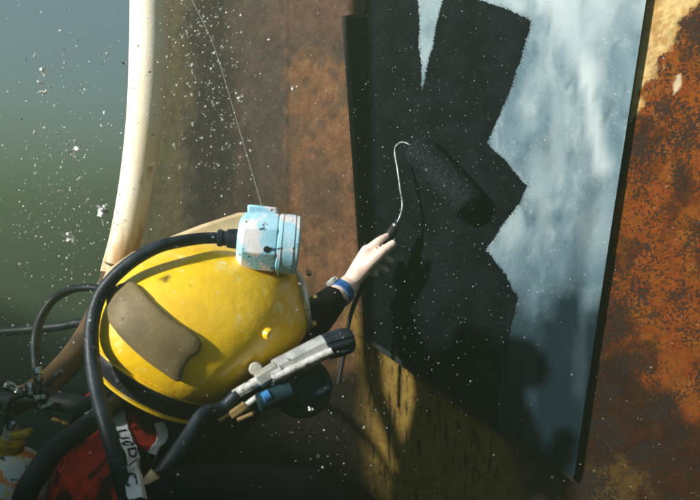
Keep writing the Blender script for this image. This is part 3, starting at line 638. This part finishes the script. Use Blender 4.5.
# harness: red panels and white straps following the suit
har = slab(SUB, [(112, 408), (128, 410), (145, 412), (159, 411), (160, 425), (158, 445), (146, 450), (132, 440), (124, 425)], 0.010).build('harness', M['red'], person)
slab(SUB, [(48, 452), (70, 447), (92, 430), (106, 418), (112, 440), (118, 470), (126, 510), (90, 520), (52, 515)], 0.010).build('red_panel', M['red'], har)
slab(SUB, [(82, 388), (90, 382), (98, 386), (101, 400), (92, 404), (84, 400)], 0.012).build('red_panel', M['red'], har)
spath = [(116, 404), (121, 416), (127, 435), (133, 460), (141, 500)]
strip(SUB, spath, [9.5, 12, 11, 11, 12], 0.0155).build('chest_strap', M['strap'], har)
strip(SUB, [(155, 424), (158, 436), (156, 447), (150, 462)], [7, 8, 7.5, 7], 0.0145).build('shoulder_strap', M['strap'], har)
def lettering(text, path, size, lift):
    cu = bpy.data.curves.new('text', 'FONT'); cu.body = text; cu.size = 1; cu.fill_mode = 'FRONT'; cu.space_character = 1.15; cu.offset = 0.014
    o = bpy.data.objects.new('text', cu); col.objects.link(o); dg = bpy.context.evaluated_depsgraph_get()
    me = bpy.data.meshes.new_from_object(o.evaluated_get(dg)); bpy.data.objects.remove(o)
    pts = spline([Vector((x, y, 0)) for x, y in path], 14); cum = [0]
    for a, b in zip(pts, pts[1:]): cum.append(cum[-1]+(b-a).length)
    vs = np.array([v.co for v in me.vertices]); x0, x1 = vs[:, 0].min(), vs[:, 0].max(); y0, y1 = vs[:, 1].min(), vs[:, 1].max()
    V = []; last = None
    for v in vs:
        s = (v[0]-x0)/(x1-x0)*cum[-1]; i = min(max(np.searchsorted(cum, s)-1, 0), len(pts)-2); f = (s-cum[i])/(cum[i+1]-cum[i])
        p = pts[i]+(pts[i+1]-pts[i])*f; t = (pts[i+1]-pts[i]).normalized(); q = Vector((t.y, -t.x, 0))
        p = p+q*((v[1]-y0)/(y1-y0)-0.5)*size
        r = ray(SUB, p.x, p.y, last); last = r; V.append(r[0]+r[1]*lift)
    return MB().add(V, [tuple(p.vertices) for p in me.polygons])
lettering('UODVC', [(125.5, 431), (129, 443), (133.5, 461), (139, 490)], 8.0, 0.0172).build('lettering', M['ink'], har, smooth=False)

# wristwatch on the bare wrist
_sp = spline([shL, elbowL, wrist], 6); wd = (_sp[-1]-_sp[-2]).normalized(); wa = wrist-wd*0.040
watch = empty('wristwatch', wa, 'blue wristwatch strapped round the pale wrist at the sleeve end', 'wristwatch')
MB().lathe(wa-wd*0.011, wd, [(0, 0.0255), (0.001, 0.0315), (0.021, 0.0315), (0.0225, 0.0255)], 36).build('strap', M['blue'], watch)
cd = (HH.n*0.35-HH.r*0.75+HH.u*0.60).normalized(); cd = (cd-wd*cd.dot(wd)).normalized(); ca = wa+cd*0.0295
MB().lathe(ca, cd, [(0, 0.014), (0.001, 0.0155), (0.008, 0.0155), (0.0095, 0.013), (0.0085, 0.012)], 28).build('case', M['chrome'], watch)

# ------------------------------------------------------------------ paint roller
A, B = H(416, 147, PO+0.043), H(470, 207, PO+0.043); ax = (B-A).normalized()
roller = empty('paint_roller', H(440, 175, PO+0.003), 'black paint roller on bent wire frame rolling over the plate', 'paint roller')
nr_ = 0.0375; Lr = (B-A).length; mb = MB(); n = 64; m = 80; V = []; F = []
upv = HN.copy(); sv = ax.cross(upv)
for i in range(m+1):
    t = i/m; e = min(1, min(t, 1-t)*18)**0.5
    for kk in range(n):
        q = 2*math.pi*kk/n; p = Vector((math.cos(q)*3, math.sin(q)*3, t*14))
        r = nr_*(0.84+0.16*e)+0.0028*mnoise.noise(p*2.2)+0.0016*mnoise.noise(p*7)+random.uniform(-0.0006, 0.0006)
        V.append(A+ax*(Lr*t)+(upv*math.cos(q)+sv*math.sin(q))*r)
for i in range(m):
    for kk in range(n): F.append((i*n+kk, i*n+(kk+1) % n, (i+1)*n+(kk+1) % n, (i+1)*n+kk))
F.append(tuple(range(n))); F.append(tuple(m*n+kk for kk in range(n)))
for _ in range(9000):
    t = random.random(); q = random.random()*2*math.pi; e = min(1, min(t, 1-t)*18)**0.5; rd = upv*math.cos(q)+sv*math.sin(q); r0 = nr_*(0.84+0.16*e)
    p0 = A+ax*(Lr*t)+rd*(r0-0.001); tip = p0+rd*random.uniform(0.002, 0.0055)+(ax*random.gauss(0, 0.0025))+rd.cross(ax)*random.gauss(0, 0.0025); sd = rd.cross(tip-p0+ax*0.001).normalized()*0.0006
    b_ = len(V); V += [p0-sd, p0+sd, tip]; F.append((b_, b_+1, b_+2))
mb.add(V, F).build('roller_sleeve', M['nap'], roller, angle=80)
MB().lathe(B-ax*0.002, ax, [(0, 0.020), (0.004, 0.020), (0.006, 0.017), (0.003, 0.014), (0.003, 0.004)], 28).build('end_cap', M['black'], roller)
MB().lathe(B, ax, [(0, 0.0055), (0.008, 0.0055), (0.010, 0.003)], 12).build('axle_nut', M['wire'], roller)
hA, hB = HH(366, 273, -0.018), HH(396.5, 224, -0.010)
wp = [hB-(hB-hA).normalized()*0.01, HH(400, 217, -0.008), H(402.5, 205, PO+0.062), H(400.5, 190, PO+0.060), H(397.5, 168, PO+0.054), H(395, 153, PO+0.048), H(396.5, 146, PO+0.046), H(404, 142.5, PO+0.046), A+ax*0.01]
MB().tube(spline(wp, 10), 0.0030, 12).build('wire_frame', M['wire'], roller)
MB().lathe(hA, hB-hA, [(0, 0.006), (0.003, 0.011), (0.03, 0.0115), (0.075, 0.0105), (0.10, 0.012), (0.125, 0.0115), (0.135, 0.0075), (0.142, 0.006)], 20).build('grip', M['black'], roller)
MB().lathe(hB-(hB-hA).normalized()*0.012, hB-hA, [(0, 0.0095), (0.010, 0.0095), (0.014, 0.006)], 16).build('ferrule', M['wire'], roller)
MB().tube(spline([hA, HH(362, 287, -0.015), HH(354, 305, -0.02), HH(348.5, 324, -0.02), HH(345, 348, -0.025), HH(338, 385, -0.02)], 10), [0.006, 0.0062, 0.006, 0.005, 0.005, 0.005], 10).build('lanyard', M['black'], roller)

# ------------------------------------------------------------------ hoses and cables
def hose(name, pts, r, m, label, cat, group=None, n=18):
    o = MB().tube(spline(pts, 10), r, n, True, True).build(name, m, None, pts[0], angle=60); return tag(o, label, cat, group)
G = 'black breathing hoses round the helmet'
hose('lamp_cable', [LF(221, 238), LF(205, 238.5, 0.012), P(180, 241.5, 1.105), P(158, 247, 1.085), P(134, 260, 1.075), P(113, 278, 1.07), P(99, 298, 1.065), P(92, 325, 1.055), P(92, 355, 1.04), P(97, 390, 1.01), P(105, 420, 0.98), P(113.5, 450, 0.965), P(121, 480, 0.96), P(131, 520, 0.96), P(140, 600, 0.98)],
     [0.0098, 0.0105, 0.011, 0.0115, 0.0118, 0.0118], M['hose'], 'dark slate cable arching from the blue lamp over the helmet back', 'cable', G)
hose('whip_hose', [HF(231, 387, nb+0.012), HF(219, 398, nb+0.010), P(204, 413, 1.04), P(190, 433, 1.02), P(176, 454, 1.00), P(160, 475, 0.99), P(145, 493, 0.98), P(120, 525, 0.97), P(80, 600, 1.0)], [0.0095, 0.0118, 0.0125], M['hose'],
     'dark hose running down from the white valve tube across the chest', 'hose', G)
hose('loop_hose', [P(97, 288, 1.16), P(86, 287.5, 1.17), P(70, 290, 1.17), P(53, 300, 1.16), P(41, 318, 1.15), P(35.5, 340, 1.13), P(36, 360, 1.12), P(37.5, 376, 1.11)], [0.006, 0.0072, 0.0078, 0.0082], M['hose2'],
     'thin dark hose looping from behind the helmet to the chrome fittings', 'hose', G)
hose('far_hose', [P(-500, 640, 1.75), P(-220, 420, 1.66), P(-60, 340, 1.62), P(-10, 333, 1.60), P(30, 329.5, 1.58), P(62, 326, 1.56), P(82, 323, 1.55), P(112, 330, 1.48), P(130, 370, 1.38), P(128, 430, 1.30)], 0.0105, M['hose2'], 'dark hose crossing level behind the loop hose at left', 'hose', G)
hose('shoulder_hose', [P(10, 560, 0.93), P(24, 500, 0.93), P(37, 474, 0.94), P(55, 450, 0.96), P(78, 432, 0.99), P(100, 416, 1.03), P(122, 398, 1.10)], [0.0165, 0.0165, 0.0155, 0.0145], M['hose2'], 'thick black hose curving up beside the flaking cylinder to the shoulder', 'hose', G)
hose('chest_hose', [P(-200, 620, 1.14), P(-110, 450, 1.13), P(-40, 405, 1.10), P(0, 402, 1.08), P(30, 399, 1.07), P(60, 402, 1.06), P(85, 405, 1.06), P(110, 400, 1.10)], 0.0150, M['hose2'], 'thick black hose lying level below the chrome fittings', 'hose', G)
umb = [P(141, -620, 1.45), P(146, -300, 1.445), P(149, -100, 1.44), P(149.5, 0, 1.435), P(148.5, 60, 1.43), P(144.5, 120, 1.42), P(137, 180, 1.41), P(127, 232, 1.40), P(115, 275, 1.38)]
um = empty('umbilical', umb[-1], 'cream sheathed umbilical rising behind the helmet, turning brown below', 'hose')
MB().tube(spline(umb, 10), [18.8*1.435/FPX]*5+[17.5*1.42/FPX, 16.5*1.41/FPX, 15.5*1.40/FPX, 14.5*1.38/FPX], 28).build('cream_sheath', M['cream'], um)
MB().tube(spline([umb[-1]+Vector((0.006, 0.0, 0.025)), umb[-1], P(101, 312, 1.33), P(84, 343, 1.28), P(62, 370, 1.22), P(40, 389, 1.15), P(10, 405, 1.12)], 10), [0.0275, 0.0275, 0.025, 0.023, 0.021], 24).build('brown_hose', M['brown'], um)
for t0, t1 in ((0.25, 0.30), (0.52, 0.56)):
    sp_ = spline(umb, 10); a = sp_[int(t0*len(sp_))+38 if int(t0*len(sp_))+38 < len(sp_)-3 else -4]
# tape on the whip hose
def sleeve(hpts, r, name, m, label, cat): return tag(MB().tube(spline(hpts, 6), r, 18).build(name, m, None, hpts[0], angle=40), label, cat)
sleeve([P(157, 474, 0.977), P(148, 485.5, 0.972), P(139.5, 496, 0.968)], 0.0118, 'hose_tag', M['beige'], 'beige tape wound round the dark hose low on the chest', 'tape')
tag(MB().tube(spline([P(262, 207, 1.16), P(252, 172, 1.18), P(240, 132, 1.2), P(226, 84, 1.22), P(213, 44, 1.24), P(196, 8, 1.26), P(160, -60, 1.3)], 8), 0.00055, 6).build('thin_line', M['line'], None, P(262, 207, 1.16)),
    'thin pale line rising slackly from the top of the blue lamp', 'line')

# chrome fittings and gas cylinder at the diver's back
TF = Frame(30, 390, 1.07)
man = empty('valve_manifold', TF(30, 400), 'cluster of glinting chrome hose fittings at the left edge', 'valve manifold')
def fit(a, b, r, m, name, n=6, na=0.0):
    A_, B_ = TF(*a, na), TF(*b, na); L = (B_-A_).length
    MB().lathe(A_, B_-A_, [(0, r*0.8), (r*0.3, r), (L*0.45, r), (L*0.5, r*0.75), (L*0.6, r*0.75), (L*0.65, r), (L-r*0.3, r), (L, r*0.8)], n, ref=TF.n).build(name, m, man)
fit((8, 383), (24, 392), 0.0075, M['steel'], 'hex_fitting', na=0.03); fit((36.5, 368), (37.5, 384), 0.0070, M['steel'], 'hex_fitting', na=0.03)
fit((29, 383), (31, 396), 0.0062, M['steel'], 'hex_fitting', na=0.03); fit((33, 398), (44, 397), 0.0068, M['steel'], 'hex_fitting', na=0.03)
fit((50, 397), (58, 396), 0.0060, M['steel'], 'hex_fitting', na=0.02); fit((52, 378), (60, 374), 0.0052, M['steel'], 'hex_fitting', na=0.01)
fit((33, 392), (50, 386), 0.0090, M['black'], 'manifold_block', 8, 0.01); fit((14, 388), (34, 395), 0.0060, M['black'], 'manifold_pipe', 10, 0.02)
fit((12, 426), (16, 418), 0.0060, M['steel'], 'hex_fitting', na=0.03); fit((5, 411), (11, 410), 0.0040, M['steel'], 'hex_fitting', na=0.03)
fit((49, 419), (64, 426), 0.0035, M['brass'], 'pull_rod', 8, 0.05); fit((79, 418), (87, 414), 0.0032, M['steel'], 'snap_ring', 8, 0.06); fit((37, 408), (50, 404), 0.0042, M['steel'], 'hex_fitting', 6, 0.045)
for pts, r in (([(54, 397), (48, 393), (42, 390)], 0.005), ([(56, 376), (49, 382), (42, 389)], 0.004), ([(14, 422), (9, 408), (14, 397), (26, 393)], 0.006), ([(57, 422.5), (44, 412), (37, 400)], 0.0032), ([(83, 416), (66, 412), (50, 402), (40, 396)], 0.0035), ([(5, 411), (-8, 415), (-20, 425)], 0.004), ([(2, 378), (10, 384)], 0.006), ([(37.5, 383), (37, 392)], 0.0058)):
    MB().tube(spline([TF(x, y, 0.028) for x, y in pts], 6), r, 10, True, True).build('manifold_pipe', M['black'], man)
tank = empty('gas_cylinder', P(-40, 760, 1.16), 'gas cylinder with flaking pale blue and orange paint, low at left edge', 'gas cylinder')
ta, tb = P(8, 452, 1.10), P(-40, 760, 1.16); td = (ta-tb).normalized(); tl = (ta-tb).length
MB().lathe(tb, td, [(0, 0.04), (0.01, 0.064), (0.03, 0.072), (tl-0.055, 0.072), (tl-0.03, 0.066), (tl-0.01, 0.05), (tl, 0.032), (tl+0.006, 0.02)], 40).build('cylinder_body', M['tank'], tank)
MB().lathe(ta+td*0.0, td, [(0, 0.020), (0.006, 0.024), (0.018, 0.024), (0.024, 0.017)], 20).build('collar', M['ochre'], tank)
MB().lathe(ta+td*0.022, td, [(0, 0.012), (0.020, 0.012), (0.026, 0.008)], 8).build('valve', M['chrome'], tank)
bx = MB().box(P(22, 434, 1.03), (0.013, 0.004, 0.002), (0, 0.010, 0), (-0.002, 0, 0.006)); bx.build('yellow_tab', M['ochre'], tank, bevel=0.004)

# ------------------------------------------------------------------ drifting matter
def flake(x, y, d, size, label, sd):
    r = random.Random(sd); mb = MB(); c = P(x, y, d); k = 1.25*size*d/FPX
    for _ in range(r.randint(3, 5)):
        n = 7; R = Matrix.Rotation(r.uniform(0, 6.28), 3, 'X') @ Matrix.Rotation(r.uniform(0, 6.28), 3, 'Y') @ Matrix.Rotation(r.uniform(0, 6.28), 3, 'Z')
        o = Vector((r.uniform(-0.55, 0.55), r.uniform(-0.4, 0.4), r.uniform(-0.7, 0.7))); lx, ly = r.uniform(0.45, 0.95), r.uniform(0.22, 0.5); ph = Vector((r.random()*50, r.random()*50, 0)); V = []
        for sgn in (1, -1):
            for i in range(n):
                for j in range(n):
                    a_, b_ = i/(n-1)*2-1, j/(n-1)*2-1; e = 1-0.28*(a_*a_+b_*b_); q = Vector((a_*lx*e, b_*ly*e, 0))
                    w = Vector((mnoise.noise(q*2+ph)*0.35, mnoise.noise(q*2.2-ph)*0.35, mnoise.noise(q*1.6+ph*2)*0.6))
                    V.append(c+(R @ (q+w+Vector((0, 0, sgn*0.05*(1.05-max(abs(a_), abs(b_))))))+o)*k)
        F = [(i*n+j, i*n+j+1, (i+1)*n+j+1, (i+1)*n+j) for i in range(n-1) for j in range(n-1)]
        F += [tuple(n*n+v for v in reversed(f)) for f in F]
        rim = [(0, j) for j in range(n)]+[(i, n-1) for i in range(1, n)]+[(n-1, j) for j in range(n-2, -1, -1)]+[(i, 0) for i in range(n-2, 0, -1)]
        rim = [i*n+j for i, j in rim]; F += [(rim[q], rim[(q+1) % len(rim)], n*n+rim[(q+1) % len(rim)], n*n+rim[q]) for q in range(len(rim))]
        mb.add(V, F)
    me = mb.mesh('drifting_flake'); me.polygons.foreach_set('use_smooth', [True]*len(me.polygons))
    tag(link('drifting_flake', me, M['flake'], None, c), label, 'flake', 'large pale flakes drifting in the water')
for i, a in enumerate(((41, 88, 1.0, 6.5, 'largest ragged white flake, high in the open water at upper left'),
                       (43.5, 72, 1.05, 4.6, 'small yellowish flake just above the largest ragged flake'),
                       (75, 152, 1.0, 5.5, 'bluish white flake about halfway between left edge and umbilical'),
                       (101, 209, 0.95, 6.5, 'curled blue and cream flake close beside the cream umbilical'),
                       (72.5, 237, 1.0, 6.0, 'upright white flake above the loop hose'),
                       (240, 99, 1.1, 4.6, 'oval white flake right of the thin pale line'),
                       (216, 106.5, 1.1, 4.4, 'oval white flake left of the thin pale line'),
                       (226, 143, 1.1, 5.0, 'round cream flake below the pair beside the thin line'),
                       (311, 408.5, 1.0, 2.9, 'small white flake in the dark below the black valve knob'),
                       (294, 88, 1.1, 3.0, 'tiny white flake over the tan rust, left of the plate'))):
    flake(*a, i+2)
def specks():
    ico = bmesh.new(); bmesh.ops.create_icosphere(ico, subdivisions=1, radius=1); iv = np.array([v.co for v in ico.verts]); iff = np.array([[v.index for v in f.verts] for f in ico.faces]); ico.free()
    pts = []
    for _ in range(7500):
        q = (rng.uniform(-1.6, 1.1), rng.uniform(0.62, 2.2), rng.uniform(-0.9, 0.9), abs(rng.normal(0, 0.45))+0.38)
        if q[0] < 0 or rng.random() < 0.5: pts.append(q)
    def cloud(x, y, sx, sy, n, big, d0=0.85, d1=1.5):
        for _ in range(n):
            q = P(rng.normal(x, sx), rng.normal(y, sy), rng.uniform(d0, d1)); pts.append((q.x, q.y, q.z, abs(rng.normal(0, big))+0.5))
    cloud(60, 150, 40, 70, 420, 1.3); cloud(75, 225, 30, 40, 180, 1.2); cloud(205, 60, 25, 50, 420, 1.1); cloud(190, 10, 20, 20, 120, 1.3); cloud(225, 150, 25, 35, 150, 0.9)
    cloud(30, 300, 40, 60, 90, 0.7); cloud(430, 160, 60, 110, 420, 0.35, 1.0, 1.5); cloud(420, 330, 50, 60, 120, 0.4, 1.0, 1.4); cloud(310, 440, 60, 40, 60, 0.6, 0.8, 1.2)
    V = []; F = []; b = 0
    for x, y, z, s in pts:
        if y > 0.5 and (x*0.3696+y*0.5605) > 0.99: continue
        R = np.linalg.qr(rng.normal(size=(3, 3)))[0]; s = min(s, 2.6)*0.001
        q = (iv*rng.uniform(0.6, 1.3, (len(iv), 1))*np.array([1, rng.uniform(0.4, 1), rng.uniform(0.3, 0.8)])) @ R * s + np.array([x, y, z])
        V.append(q); F.append(iff+b); b += len(iv)
    me = bpy.data.meshes.new('marine_snow'); me.from_pydata(np.concatenate(V).tolist(), [], np.concatenate(F).tolist())
    o = link('marine_snow', me, M['speck']); tag(o, 'fine white specks drifting all through the water', kind='stuff')
specks()

# ------------------------------------------------------------------ the water's haze
def haze():
    o = MB().box((0, 5, -0.65), (32, 0, 0), (0, 37, 0), (0, 0, 3.05)).build('haze', None, smooth=False)
    m = bpy.data.materials.new('water_haze'); m.use_nodes = True; t = m.node_tree; t.nodes.clear()
    out = t.nodes.new('ShaderNodeOutputMaterial'); v = t.nodes.new('ShaderNodeVolumePrincipled')
    v.inputs['Color'].default_value = (0.175, 0.245, 0.145, 1); v.inputs['Density'].default_value = 0.145; v.inputs['Anisotropy'].default_value = 0.3
    t.links.new(v.outputs['Volume'], out.inputs['Volume']); o.data.materials.append(m); tag(o, kind='stuff')
haze()
